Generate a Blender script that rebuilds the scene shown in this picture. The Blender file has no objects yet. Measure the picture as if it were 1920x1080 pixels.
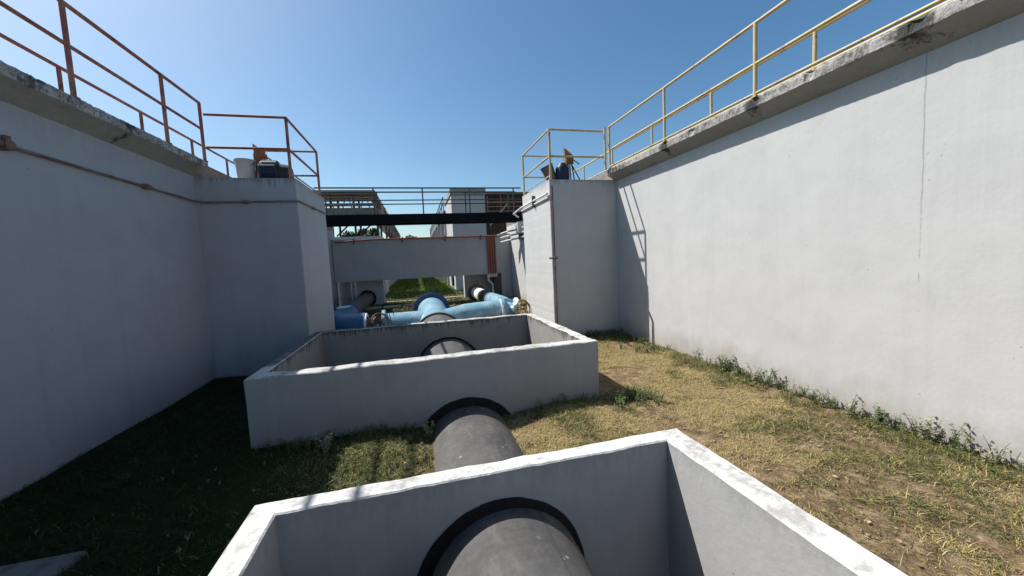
import bpy, bmesh, math, random
import numpy as np
from mathutils import Vector, Matrix, noise as mnoise

random.seed(7)
rng = np.random.default_rng(7)
sc = bpy.context.scene
col = sc.collection

# ------------------------------------------------------------------ camera
cam_d = bpy.data.cameras.new('camera'); cam = bpy.data.objects.new('camera', cam_d); col.objects.link(cam)
cam_d.sensor_fit = 'HORIZONTAL'; cam_d.sensor_width = 36.0; cam_d.lens = 699.19 / 1920 * 36
cam_d.clip_start = 0.05; cam_d.clip_end = 3000
F = Vector((0.2433343579961065, 0.9669250856253184, -0.07644781885111723))
R = Vector((0.9677707398180682, -0.247305569395998, -0.04753683306353398))
U = Vector((0.0648705277503717, 0.062416617452340256, 0.9959397474221001))
cam.matrix_world = Matrix(((R.x, U.x, -F.x, 0), (R.y, U.y, -F.y, 0), (R.z, U.z, -F.z, 1.9), (0, 0, 0, 1)))
sc.camera = cam

# ------------------------------------------------------------------ light
SUN = Vector((-0.67, 0.475, 1.0)).normalized()        # towards the sun
world = bpy.data.worlds.new('World'); sc.world = world; world.use_nodes = True
wn = world.node_tree; wn.nodes.clear()
sky = wn.nodes.new('ShaderNodeTexSky'); sky.sky_type = 'NISHITA'; sky.sun_disc = False
sky.sun_elevation = math.asin(SUN.z); sky.sun_rotation = math.atan2(SUN.x, SUN.y)
sky.altitude = 500; sky.air_density = 1.0; sky.dust_density = 1.9; sky.ozone_density = 2.5
bg = wn.nodes.new('ShaderNodeBackground'); bg.inputs['Strength'].default_value = 0.103
wo = wn.nodes.new('ShaderNodeOutputWorld')
hs = wn.nodes.new('ShaderNodeHueSaturation'); hs.inputs['Saturation'].default_value = 1.22
wb = wn.nodes.new('ShaderNodeMix'); wb.data_type = 'RGBA'; wb.blend_type = 'MULTIPLY'; wb.inputs[0].default_value = 1.0; wb.inputs[7].default_value = (.98, 1.02, .93, 1)
wn.links.new(sky.outputs[0], hs.inputs['Color']); wn.links.new(hs.outputs[0], wb.inputs[6]); wn.links.new(wb.outputs[2], bg.inputs[0]); wn.links.new(bg.outputs[0], wo.inputs[0])
sun_d = bpy.data.lights.new('sun', 'SUN'); sun = bpy.data.objects.new('sun', sun_d); col.objects.link(sun)
sun_d.energy = 4.6; sun_d.angle = math.radians(0.53); sun_d.color = (1.0, 0.965, 0.92)
sun.rotation_euler = SUN.to_track_quat('Z', 'Y').to_euler(); sun.location = SUN * 50
sc.view_settings.view_transform = 'Standard'; sc.view_settings.look = 'None'
sc.view_settings.exposure = 0.54; sc.view_settings.gamma = 1.0; sc.view_settings.use_curve_mapping = False
sc.render.engine = 'CYCLES'
sc.cycles.max_bounces = 6; sc.cycles.diffuse_bounces = 4

# ------------------------------------------------------------------ measured places (metres)
XL, XR = -3.648, 4.636            # faces of the two tank walls
PL = dict(x=-2.058, y0=7.756, y1=9.966, z=3.58)
PR = dict(x=2.98, y0=7.98, y1=10.163, z=3.634)
WEND = 18.95
B1 = dict(x0=-1.114, x1=2.046, y0=0.3, y1=2.648, z=0.405, tl=.17, tr=.2, tf=.18, tb=.15, zf=-1.25)  # front wall is unseen, moved in to block sky light inside
B2 = dict(x0=-1.862, x1=2.275, y0=4.489, y1=7.423, z=0.761, tl=.14, tr=.15, tf=.19, tb=.13, zf=-1.1)
PIPE = [(0.49, -0.9, -.43, .56), (0.49, 4.9, -.43, .56), (0.49, 5.6, -.41, .57), (0.49, 6.6, -.25, .585), (0.485, 7.3, -.17, .585), (0.45, 8.3, -.05, .575), (0.425, 9.45, .085, .56)]

# ------------------------------------------------------------------ materials
def ramp(nt, fac, stops):
    r = nt.nodes.new('ShaderNodeValToRGB'); e = r.color_ramp.elements
    while len(e) < len(stops): e.new(0.5)
    for i, (p, c) in enumerate(stops):
        e[i].position = p; e[i].color = (c, c, c, 1) if not hasattr(c, '__len__') else (*c, 1)
    nt.links.new(fac, r.inputs[0]); return r.outputs[0]
def noise(nt, vec, scale, detail=5, rough=.55, dist=0):
    n = nt.nodes.new('ShaderNodeTexNoise'); n.inputs['Scale'].default_value = scale; n.inputs['Detail'].default_value = detail
    n.inputs['Roughness'].default_value = rough; n.inputs['Distortion'].default_value = dist
    nt.links.new(vec, n.inputs['Vector']); return n.outputs['Fac']
def vmul(nt, vec, s, off=(0, 0, 0)):
    m = nt.nodes.new('ShaderNodeMapping'); m.inputs['Scale'].default_value = s; m.inputs['Location'].default_value = off
    nt.links.new(vec, m.inputs['Vector']); return m.outputs[0]
def mth(nt, op, a, b=None, c=None, clamp=False):
    m = nt.nodes.new('ShaderNodeMath'); m.operation = op; m.use_clamp = clamp
    for i, v in enumerate((a, b, c)):
        if v is None: continue
        if isinstance(v, (int, float)): m.inputs[i].default_value = v
        else: nt.links.new(v, m.inputs[i])
    return m.outputs[0]
def mixc(nt, fac, a, b, mode='MIX'):
    m = nt.nodes.new('ShaderNodeMix'); m.data_type = 'RGBA'; m.blend_type = mode
    for i, v in ((0, fac), (6, a), (7, b)):
        if isinstance(v, (int, float)): m.inputs[i].default_value = v
        elif isinstance(v, tuple): m.inputs[i].default_value = (*v, 1)
        else: nt.links.new(v, m.inputs[i])
    return m.outputs[2]
def new_mat(name):
    m = bpy.data.materials.new(name); m.use_nodes = True; nt = m.node_tree
    b = nt.nodes['Principled BSDF']; g = nt.nodes.new('ShaderNodeNewGeometry')
    return m, nt, b, g.outputs['Position'], g
def bump(nt, b, h, strength, dist):
    n = nt.nodes.new('ShaderNodeBump'); n.inputs['Strength'].default_value = strength; n.inputs['Distance'].default_value = dist
    nt.links.new(h, n.inputs['Height']); nt.links.new(n.outputs[0], b.inputs['Normal'])
def sep(nt, v):
    s = nt.nodes.new('ShaderNodeSeparateXYZ'); nt.links.new(v, s.inputs[0]); return s.outputs

def concrete(name, base, mott=.10, rough=.88, top=None, drip=.0, drip_len=.3, damp=0.0, pits=True, dirt=(.09, .085, .075), joint=None, cool=0.0, bstr=.25, lichen=0.0, clump=False, clumpb=0.0, speckle=0.0):
    """painted / bare concrete; top = z of an upper edge from which stains run down"""
    m, nt, b, P, g = new_mat(name)
    x, y, z = sep(nt, P)
    n1 = noise(nt, P, .55, 6, .6); n2 = noise(nt, P, 3.1, 6, .6); n3 = noise(nt, P, 28, 4, .6)
    f = mth(nt, 'ADD', mth(nt, 'MULTIPLY', n1, .5), mth(nt, 'ADD', mth(nt, 'MULTIPLY', n2, .32), mth(nt, 'MULTIPLY', n3, .18)))
    lo = tuple(c * (1 - mott * 1.6) for c in base); hi = tuple(min(1, c * (1 + mott * .9)) for c in base)
    c = ramp(nt, f, [(.32, lo), (.66, hi)])
    # faint vertical runs in the paint
    st = noise(nt, vmul(nt, P, (5.5, 5.5, .28)), 1.0, 5, .65)
    c = mixc(nt, ramp(nt, st, [(.52, 0.0), (.76, .5)]), c, tuple(k * .82 for k in base))
    # trowel patches
    pt = noise(nt, vmul(nt, P, (1.1, .8, 1.3), (3, 7, 1)), 1.6, 2, .4, .6)
    c = mixc(nt, ramp(nt, pt, [(.50, 0.0), (.54, .20)]), c, tuple(min(1, k * 1.10) for k in base))
    if pits:
        v = nt.nodes.new('ShaderNodeTexVoronoi'); v.inputs['Scale'].default_value = 7.5; nt.links.new(P, v.inputs['Vector'])
        gate = ramp(nt, noise(nt, P, 1.7, 3, .6), [(.44, 0.0), (.58, 1.0)])
        pit = mth(nt, 'MULTIPLY', ramp(nt, v.outputs['Distance'], [(.045, 1.0), (.085, 0.0)]), gate)
        c = mixc(nt, mth(nt, 'MULTIPLY', pit, .55), c, tuple(k * .45 for k in base))
    if damp > 0:      # soil splashed up the foot of the wall
        h = mth(nt, 'ADD', z, mth(nt, 'MULTIPLY', mth(nt, 'SUBTRACT', noise(nt, vmul(nt, P, (2, 2, .8)), 1.3, 6, .65), .5), .9))
        c = mixc(nt, ramp(nt, h, [(0.0, damp), (.10, damp * .75), (.42, 0.0)]), c, (.26, .215, .165))
    if top is not None and drip > 0:
        s1 = noise(nt, vmul(nt, P, (17, 17, .9)), 1.0, 4, .7); s2 = noise(nt, P, 1.3, 3, .5)
        ln = mth(nt, 'MULTIPLY', ramp(nt, s1, [(.40, 0.0), (.72, 1.0)]), mth(nt, 'MULTIPLY', ramp(nt, s2, [(.3, .35), (.65, 1.0)]), drip_len * 1.6))
        d = mth(nt, 'SUBTRACT', top, z)
        k = mth(nt, 'SUBTRACT', 1.0, mth(nt, 'DIVIDE', d, mth(nt, 'ADD', ln, .012)), clamp=True)
        k = ramp(nt, k, [(0.0, 0.0), (.45, .8), (1.0, 1.0)])
        c = mixc(nt, mth(nt, 'MULTIPLY', k, drip), c, dirt)
    if lichen > 0:    # black and ochre growth on old bare concrete
        l1 = noise(nt, P, 4.2, 9, .72); l2 = noise(nt, P, 19, 6, .7)
        k = mth(nt, 'ADD', mth(nt, 'MULTIPLY', l1, .65), mth(nt, 'MULTIPLY', l2, .35))
        if clump:   # growth gathers in patches along the wall and thins out below the nose
            cl = noise(nt, vmul(nt, P, (1, 1, 1), (2, 3, 8)), 1.15, 5, .7)
            k = mth(nt, 'ADD', k, mth(nt, 'MULTIPLY', mth(nt, 'SUBTRACT', cl, .54), .75))
            yw = mth(nt, 'ADD', y, mth(nt, 'MULTIPLY', mth(nt, 'SUBTRACT', noise(nt, P, 7, 4, .7), .5), .25))
            for q, (yc, wd) in enumerate(((2.42, .15), (4.12, .10), (5.92, .07))):
                bl = ramp(nt, mth(nt, 'ABSOLUTE', mth(nt, 'SUBTRACT', yw, yc)), [(wd * .1, .15), (wd * 1.6, 0.0)])
                k = mth(nt, 'ADD', k, bl)
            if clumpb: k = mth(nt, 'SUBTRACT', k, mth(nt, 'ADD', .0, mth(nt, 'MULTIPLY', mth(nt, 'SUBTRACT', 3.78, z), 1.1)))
        c = mixc(nt, ramp(nt, k, [(.49, 0.0), (.60, lichen)]), c, (.035, .036, .034))
        o = noise(nt, vmul(nt, P, (1, 1, 1), (5, 5, 5)), 3.0, 6, .65)
        c = mixc(nt, ramp(nt, o, [(.56, 0.0), (.68, lichen * .35)]), c, (.22, .17, .10))
    if speckle > 0:   # coarse grit and soot in the broken surface
        sp = mth(nt, 'ADD', mth(nt, 'MULTIPLY', noise(nt, P, 34, 6, .8), .6), mth(nt, 'MULTIPLY', noise(nt, P, 9, 5, .7), .4))
        c = mixc(nt, ramp(nt, sp, [(.47, 0.0), (.58, speckle)]), c, (.085, .082, .075))
        c = mixc(nt, ramp(nt, sp, [(.38, speckle * .5), (.44, 0.0)]), c, (.58, .56, .52))
    if joint is not None:   # crack / cold joint running down the wall
        jy = mth(nt, 'ADD', joint, mth(nt, 'MULTIPLY', mth(nt, 'SUBTRACT', noise(nt, P, 5, 6, .7), .5), .035))
        dj = mth(nt, 'ABSOLUTE', mth(nt, 'SUBTRACT', y, jy))
        gap = ramp(nt, mth(nt, 'ADD', noise(nt, P, 5.5, 6, .75), mth(nt, 'MULTIPLY', mth(nt, 'SUBTRACT', z, 1.9), .16)), [(.44, 0.0), (.58, .8)])
        c = mixc(nt, mth(nt, 'MULTIPLY', ramp(nt, dj, [(.002, 1.0), (.008, 0.0)]), gap), c, tuple(k * .5 for k in base))
    nt.links.new(c, b.inputs['Base Color']); b.inputs['Roughness'].default_value = rough
    b.inputs['Specular IOR Level'].default_value = .25
    hh = mth(nt, 'ADD', mth(nt, 'MULTIPLY', n2, .9), mth(nt, 'ADD', mth(nt, 'MULTIPLY', n3, .22), mth(nt, 'MULTIPLY', noise(nt, P, 130, 3, .6), .06)))
    if pits: hh = mth(nt, 'SUBTRACT', hh, mth(nt, 'MULTIPLY', pit, .12))
    bump(nt, b, hh, bstr, .04)
    return m

def paint(name, base, rough=.5, rust=0.0, rustc=(.16, .055, .02), var=.15, scale=9, metal=0.0, second=None, second_amt=0, spec=.4):
    m, nt, b, P, g = new_mat(name)
    n1 = noise(nt, P, scale, 6, .65); n2 = noise(nt, P, 2.3, 4, .6)
    c = ramp(nt, n1, [(.3, tuple(k * (1 - var) for k in base)), (.7, tuple(min(1, k * (1 + var)) for k in base))])
    if second: c = mixc(nt, ramp(nt, n2, [(.48, 0.0), (.60, second_amt)]), c, second)
    if rust: c = mixc(nt, ramp(nt, noise(nt, P, scale * 1.7, 8, .7), [(.60 - rust * .2, 0.0), (.66 - rust * .15, 1.0)]), c, rustc)
    nt.links.new(c, b.inputs['Base Color']); b.inputs['Roughness'].default_value = rough; b.inputs['Metallic'].default_value = metal
    b.inputs['Specular IOR Level'].default_value = spec
    bump(nt, b, n1, .2, .01)
    return m

WALLC = (.485, .483, .475)
M = {}
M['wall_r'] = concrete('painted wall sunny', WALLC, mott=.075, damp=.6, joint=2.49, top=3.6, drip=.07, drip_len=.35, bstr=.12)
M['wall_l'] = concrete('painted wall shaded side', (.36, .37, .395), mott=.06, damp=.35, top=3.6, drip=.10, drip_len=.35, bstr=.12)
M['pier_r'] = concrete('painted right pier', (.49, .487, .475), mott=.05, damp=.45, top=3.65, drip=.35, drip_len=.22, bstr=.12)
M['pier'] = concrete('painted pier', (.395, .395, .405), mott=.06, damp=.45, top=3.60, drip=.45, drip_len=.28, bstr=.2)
M['wallhead'] = concrete('bare stained wall head', (.27, .22, .18), mott=.2, lichen=.6, bstr=.6, pits=False)
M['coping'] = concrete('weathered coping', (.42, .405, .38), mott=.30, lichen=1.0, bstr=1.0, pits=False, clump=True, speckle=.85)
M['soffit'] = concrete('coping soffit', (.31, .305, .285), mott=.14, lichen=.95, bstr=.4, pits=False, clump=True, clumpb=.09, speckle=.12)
M['walk'] = concrete('walkway slab', (.36, .34, .31), mott=.15, lichen=.3)
M['box1'] = concrete('near box concrete', (.36, .36, .355), mott=.08, damp=0, bstr=.25, top=.405, drip=.15, drip_len=.2)
M['box1rim'] = concrete('near box rim', (.62, .61, .58), mott=.16, bstr=.7, lichen=.42)
M['box2'] = concrete('far box concrete', (.35, .35, .355), mott=.08, damp=.35, bstr=.22)
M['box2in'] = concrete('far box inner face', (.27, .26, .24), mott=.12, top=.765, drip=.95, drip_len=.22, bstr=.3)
M['box2rim'] = concrete('far box rim', (.52, .51, .48), mott=.18, lichen=.62, bstr=.6, pits=False)
M['box2rimold'] = concrete('far box rim blackened', (.16, .16, .17), mott=.2, lichen=1.0, bstr=.7, pits=False)
M['duct'] = concrete('duct concrete', (.42, .425, .435), mott=.07, top=3.2, drip=.4, drip_len=.12)
M['farpier'] = concrete('far pier concrete', (.46, .45, .45), mott=.07, top=6.28, drip=.3, drip_len=.3)
M['farcap'] = concrete('far pier cap', (.30, .31, .27), mott=.15, lichen=.4, pits=False)
M['gallery'] = concrete('gallery concrete', (.22, .20, .17), mott=.2, lichen=.5, pits=False)
M['slab'] = concrete('paving slab', (.48, .43, .34), mott=.14, lichen=.2, pits=False)
M['path'] = concrete('path concrete', (.20, .195, .18), mott=.15, lichen=.6)
M['earth'] = paint('dark earth floor', (.045, .035, .026), .95, var=.5, scale=12, spec=.1)  # unseen chamber floor, kept dark so it bounces little light
M['tar'] = paint('bitumen seal', (.017, .016, .016), .85, var=.4, scale=25, spec=.2)
M['rail_r'] = paint('red rail paint', (.27, .08, .055), .55, scale=4, rust=.25, rustc=(.10, .04, .025), second=(.36, .20, .12), second_amt=.6)
M['rail_y'] = paint('yellow rail paint', (.50, .40, .19), .5, scale=3.5, rust=.16, rustc=(.33, .13, .08), second=(.50, .42, .30), second_amt=.7)
M['rail_p'] = paint('pinkish rail paint', (.40, .20, .14), .5, rust=.4, second=(.48, .38, .28), second_amt=.7)
M['rail_k'] = paint('dark steel rail', (.045, .05, .055), .5, rust=.15)
M['deck_k'] = paint('black steel beam', (.006, .006, .007), .8, rust=.08, rustc=(.02, .012, .01), spec=.15)
M['conduit'] = paint('rusty conduit', (.15, .085, .07), .6, rust=.3, rustc=(.08, .04, .03), second=(.24, .20, .19), second_amt=.6)
M['conduit_r'] = paint('red conduit', (.30, .085, .055), .55, rust=.25)
M['conduit_w'] = paint('white conduit', (.62, .61, .58), .5, var=.08)
M['blue'] = paint('pale blue pipe paint', (.20, .36, .45), .33, var=.14, scale=3, rust=.03, rustc=(.16, .12, .09), second=(.36, .49, .53), second_amt=.6, spec=.5)
M['blued'] = paint('deep blue pipe paint', (.035, .13, .25), .45, var=.15, scale=4)
M['navy'] = paint('navy flange paint', (.018, .05, .15), .45)
M['black'] = paint('black rubber', (.02, .02, .022), .7)
M['white'] = paint('white paint', (.70, .70, .68), .5, var=.06)
M['yellow'] = paint('ochre valve paint', (.26, .17, .05), .5, rust=.35)
M['brown'] = paint('brown valve paint', (.12, .08, .05), .6, rust=.3)
M['motor'] = paint('navy motor paint', (.012, .020, .052), .45, var=.3)
M['motord'] = paint('dark motor paint', (.02, .02, .024), .5, rust=.2, rustc=(.09, .03, .02))
M['gear'] = paint('orange gear paint', (.36, .13, .06), .5, rust=.35)
M['geary'] = paint('yellow gear paint', (.24, .14, .065), .5, rust=.4)
M['bucket'] = paint('grey bucket plastic', (.46, .43, .41), .6, var=.12, scale=4)
M['bucketb'] = paint('brown bucket', (.14, .10, .075), .6, var=.25, scale=5)
M['rusty'] = paint('rusted sheet', (.085, .055, .042), .8, var=.5, scale=5, rust=.4, rustc=(.05, .03, .025))
M['cabinet'] = paint('dark cabinet', (.055, .055, .06), .6)
M['bark'] = paint('bark', (.10, .075, .055), .9, var=.3)

def pipe_mat():
    m, nt, b, P, g = new_mat('cement pipe')
    n1 = noise(nt, P, 2.2, 7, .65); n2 = noise(nt, P, 16, 6, .7); n3 = noise(nt, P, 90, 3, .6)
    f = mth(nt, 'ADD', mth(nt, 'MULTIPLY', n1, .55), mth(nt, 'MULTIPLY', n2, .45))
    c = ramp(nt, f, [(.35, (.048, .046, .044)), (.64, (.105, .100, .095))])
    v = nt.nodes.new('ShaderNodeTexVoronoi'); v.inputs['Scale'].default_value = 17; nt.links.new(P, v.inputs['Vector'])
    wn_ = nt.nodes.new('ShaderNodeTexWhiteNoise'); nt.links.new(v.outputs['Position'], wn_.inputs['Vector'])
    size = ramp(nt, wn_.outputs['Value'], [(.50, .0), (1.0, .30)])
    d = mth(nt, 'ADD', v.outputs['Distance'], mth(nt, 'MULTIPLY', n2, .12))
    k = mth(nt, 'MULTIPLY', mth(nt, 'LESS_THAN', d, size), ramp(nt, noise(nt, P, 2.5, 2, .5), [(.42, 0.0), (.55, 1.0)]))
    c = mixc(nt, mth(nt, 'MULTIPLY', k, .7), c, (.36, .355, .34))
    px_, py_, pz_ = sep(nt, P)
    seam = mth(nt, 'ABSOLUTE', mth(nt, 'SUBTRACT', px_, mth(nt, 'ADD', .745, mth(nt, 'MULTIPLY', mth(nt, 'SUBTRACT', noise(nt, P, 3, 4, .6), .5), .02))))
    c = mixc(nt, mth(nt, 'MULTIPLY', ramp(nt, seam, [(.002, 1.0), (.007, 0.0)]), ramp(nt, n2, [(.35, .2), (.6, .8)])), c, (.03, .029, .027))
    c = mixc(nt, ramp(nt, noise(nt, vmul(nt, P, (1.2, .5, 1.2)), 3.5, 6, .7), [(.52, 0.0), (.68, .55)]), c, (.17, .155, .135))
    hs_ = mth(nt, 'ADD', pz_, mth(nt, 'MULTIPLY', noise(nt, P, 6, 5, .7), .22))
    c = mixc(nt, ramp(nt, hs_, [(.0, .8), (.09, 0.0)]), c, (.13, .10, .07))
    nt.links.new(c, b.inputs['Base Color']); b.inputs['Roughness'].default_value = .8
    bump(nt, b, mth(nt, 'ADD', mth(nt, 'MULTIPLY', n2, .5), mth(nt, 'MULTIPLY', n3, .25)), .35, .02)
    return m
M['pipe'] = pipe_mat()
def ground_mat():
    m, nt, b, P, g = new_mat('dry lawn soil')
    n1 = noise(nt, P, .75, 6, .6); n2 = noise(nt, P, 7, 8, .7); n3 = noise(nt, P, 70, 6, .75)
    soil = ramp(nt, mth(nt, 'ADD', mth(nt, 'MULTIPLY', n2, .6), mth(nt, 'MULTIPLY', n3, .4)), [(.40, (.075, .048, .027)), (.52, (.21, .145, .085)), (.62, (.37, .285, .18))])
    green = ramp(nt, n3, [(.35, (.012, .018, .006)), (.65, (.045, .060, .018))])
    x, y, z = sep(nt, P)
    # greener on the far lawn; on the left greener, with shade darkened in
    side = mth(nt, 'MULTIPLY', mth(nt, 'SUBTRACT', .6, x), .16)
    far = ramp(nt, mth(nt, 'MULTIPLY', y, .04), [(.60, 0.0), (.76, 1.0)])
    k = ramp(nt, mth(nt, 'ADD', mth(nt, 'ADD', n1, side), far), [(.48, 0.0), (.64, 1.0)])
    c = mixc(nt, k, soil, green)
    nt.links.new(c, b.inputs['Base Color']); b.inputs['Roughness'].default_value = 1.0; b.inputs['Specular IOR Level'].default_value = .1
    bump(nt, b, mth(nt, 'ADD', mth(nt, 'MULTIPLY', n2, .6), mth(nt, 'MULTIPLY', n3, .4)), .8, .05)
    return m
M['ground'] = ground_mat()
def blade_mat(name='grass blades'):
    m, nt, b, P, g = new_mat(name)
    a = nt.nodes.new('ShaderNodeAttribute'); a.attribute_name = 'tint'
    c = ramp(nt, a.outputs['Fac'], [(0.0, (.007, .014, .004)), (.22, (.040, .062, .014)), (.38, (.15, .165, .048)), (.54, (.35, .30, .11)), (.80, (.47, .385, .17)), (1.0, (.30, .18, .10))])
    nt.links.new(c, b.inputs['Base Color']); b.inputs['Roughness'].default_value = .7; b.inputs['Specular IOR Level'].default_value = .2
    return m
M['blade'] = blade_mat()
M['lawn'] = paint('far lawn blades', (.13, .19, .03), .7, var=.5, scale=2, spec=.2)
M['leaf'] = paint('weed leaf', (.105, .135, .050), .6, var=.5, scale=14, spec=.25)
M['leafdry'] = paint('pale weed stalk', (.30, .29, .20), .7, var=.3, scale=14, spec=.2)
M['litter'] = paint('dry litter', (.30, .22, .14), .8, var=.7, scale=22, second=(.10, .065, .04), second_amt=.9, spec=.1)
M['treeleaf'] = paint('tree foliage', (.035, .055, .022), .7, var=.4, scale=1.5, spec=.2)

# ------------------------------------------------------------------ mesh helpers
class MB:
    def __init__(s): s.v = []; s.f = []
    def add(s, vs, fs):
        o = len(s.v); s.v += [tuple(v) for v in vs]; s.f += [tuple(i + o for i in f) for f in fs]; return s
    def box(s, x0, x1, y0, y1, z0, z1, c=0.0):
        if c <= 0:
            return s.add([(x0, y0, z0), (x1, y0, z0), (x1, y1, z0), (x0, y1, z0), (x0, y0, z1), (x1, y0, z1), (x1, y1, z1), (x0, y1, z1)],
                         [(3, 2, 1, 0), (4, 5, 6, 7), (0, 1, 5, 4), (1, 2, 6, 5), (2, 3, 7, 6), (3, 0, 4, 7)])
        bm = bmesh.new(); bmesh.ops.create_cube(bm, size=1)
        for v in bm.verts: v.co = Vector(((x0 + x1) / 2 + v.co.x * (x1 - x0), (y0 + y1) / 2 + v.co.y * (y1 - y0), (z0 + z1) / 2 + v.co.z * (z1 - z0)))
        bmesh.ops.bevel(bm, geom=bm.edges[:] + bm.verts[:], offset=c, segments=2, affect='EDGES')
        bm.verts.ensure_lookup_table(); s.add([v.co[:] for v in bm.verts], [[v.index for v in f.verts] for f in bm.faces]); bm.free(); return s
    def sweep(s, pts, radii, seg=14, caps=True, aspect=1.0):
        pts = [Vector(p) for p in pts]; n = len(pts); rings = []; up = None
        for i, p in enumerate(pts):
            t = (pts[min(i + 1, n - 1)] - pts[max(i - 1, 0)]).normalized()
            if up is None:
                up = Vector((0, 0, 1)) if abs(t.z) < .95 else Vector((1, 0, 0))
            sd = t.cross(up).normalized(); up = sd.cross(t).normalized()
            r = radii[i] if hasattr(radii, '__len__') else radii
            rings.append([p + (sd * math.cos(a) * aspect + up * math.sin(a)) * r for a in [2 * math.pi * k / seg for k in range(seg)]])
        vs = [v for r_ in rings for v in r_]; fs = []
        for i in range(n - 1):
            for k in range(seg):
                a = i * seg + k; b_ = i * seg + (k + 1) % seg
                fs.append((a, b_, b_ + seg, a + seg))
        if caps: fs.append(tuple(range(seg))[::1]); fs.append(tuple(reversed([(n - 1) * seg + k for k in range(seg)])))
        return s.add(vs, fs)
    def torus(s, c, axis, R_, r, seg=28, ms=8):
        c = Vector(c); axis = Vector(axis).normalized(); u = axis.orthogonal().normalized(); w = axis.cross(u)
        vs = []; fs = []
        for i in range(seg):
            a = 2 * math.pi * i / seg; d = u * math.cos(a) + w * math.sin(a)
            for j in range(ms):
                t = 2 * math.pi * j / ms; vs.append(c + d * (R_ + r * math.cos(t)) + axis * r * math.sin(t))
        for i in range(seg):
            for j in range(ms):
                fs.append((i * ms + j, ((i + 1) % seg) * ms + j, ((i + 1) % seg) * ms + (j + 1) % ms, i * ms + (j + 1) % ms))
        return s.add(vs, fs)
    def annulus(s, c, axis, r0, r1, t, seg=64, jit=0.0):
        """ring plate around axis, from c to c+axis*t"""
        c = Vector(c); axis = Vector(axis).normalized(); u = axis.orthogonal().normalized(); w = axis.cross(u); vs = []; fs = []
        for i in range(seg):
            a = 2 * math.pi * i / seg; d = u * math.cos(a) + w * math.sin(a)
            ro = r1 + jit * mnoise.noise(d * 4 + c) + jit * .5 * mnoise.noise(d * 17 + c)
            vs += [c + d * r0, c + d * ro, c + d * (ro - .006) + axis * t, c + d * r0 + axis * t]
        for i in range(seg):
            j = (i + 1) % seg
            for k in range(4):
                fs.append((i * 4 + k, i * 4 + (k + 1) % 4, j * 4 + (k + 1) % 4, j * 4 + k))
        return s.add(vs, fs)
    def build(s, name, mat, parent=None, smooth=False, label=None, cat=None, group=None, kind=None, mat2=None, mat2f=None):
        me = bpy.data.meshes.new(name)
        vs = np.array(s.v, float)
        lo, hi = vs.min(0), vs.max(0); org = Vector(((lo[0] + hi[0]) / 2, (lo[1] + hi[1]) / 2, lo[2]))
        me.from_pydata([tuple(v) for v in (vs - np.array(org))], [], s.f)
        bm = bmesh.new(); bm.from_mesh(me); bmesh.ops.recalc_face_normals(bm, faces=bm.faces); bm.to_mesh(me); bm.free()
        me.materials.append(mat)
        if smooth:
            for p in me.polygons: p.use_smooth = True
            try: me.set_sharp_from_angle(angle=math.radians(38))
            except Exception: pass
        o = bpy.data.objects.new(name, me); col.objects.link(o)
        wp = Vector((0, 0, 0)); q = parent
        while q is not None: wp += q.location; q = q.parent
        o.location = org - wp
        if parent: o.parent = parent
        tag(o, label, cat, group, kind)
        return o
def tag(o, label=None, cat=None, group=None, kind=None):
    if label: o['label'] = label
    if cat: o['category'] = cat
    if group: o['group'] = group
    if kind: o['kind'] = kind
def thing(name, loc, label, cat, group=None):
    o = bpy.data.objects.new(name, None); o.empty_display_size = .2; col.objects.link(o); o.location = loc
    tag(o, label, cat, group); return o
def tube(p, q, r, seg=10): return MB().sweep([p, q], r, seg)
def nz(*a): return mnoise.noise(Vector(a))

# ------------------------------------------------------------------ ground
def gz(x, y):
    z = .035 * nz(x * .9, y * .9, 1) + .015 * nz(x * 3, y * 3, 4)
    if 2.3 < y < 4.8:       # worn hollow along the buried pipe between the boxes
        z -= .13 * math.exp(-((x - .49) / .75) ** 2) * min(1, (4.8 - y) / .4)
    if x > 4.3 and y < 9: z += .02
    return z
def build_ground():
    def hole(b): return (b['x0'] + .08, b['x1'] - .08, b['y0'] + .08, b['y1'] - .08)
    h1, h2 = hole(B1), hole(B2)
    xs = set(np.arange(-6, 7.01, .25).tolist()) | {h1[0], h1[1], h2[0], h2[1]} | {-900, -300, -100, -40, -20, -12, -9, 9, 12, 20, 40, 100, 300, 900}
    ys = set(np.arange(-4, 20.01, .25).tolist()) | {h1[2], h1[3], h2[2], h2[3]} | {-900, -200, -50, -15, -8, 22, 24, 28, 34, 42, 60, 100, 200, 500, 1200}
    xs = sorted(xs); ys = sorted(ys); V = []; Fc = []
    for yy in ys:
        for xx in xs: V.append((xx, yy, gz(xx, yy) if abs(xx) < 12 and -8 < yy < 24 else 0.0))
    n = len(xs)
    for j in range(len(ys) - 1):
        for i in range(n - 1):
            cx, cy = (xs[i] + xs[i + 1]) / 2, (ys[j] + ys[j + 1]) / 2
            if any(h[0] < cx < h[1] and h[2] < cy < h[3] for h in (h1, h2)): continue
            a = j * n + i; Fc.append((a, a + 1, a + 1 + n, a + n))
    MB().add(V, Fc).build('ground', M['ground'], smooth=True, kind='structure')
build_ground()
MB().box(-4.2, -2.35, 1.2, 3.13, -.03, .03, .01).build('path', M['path'], kind='structure')

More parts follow.
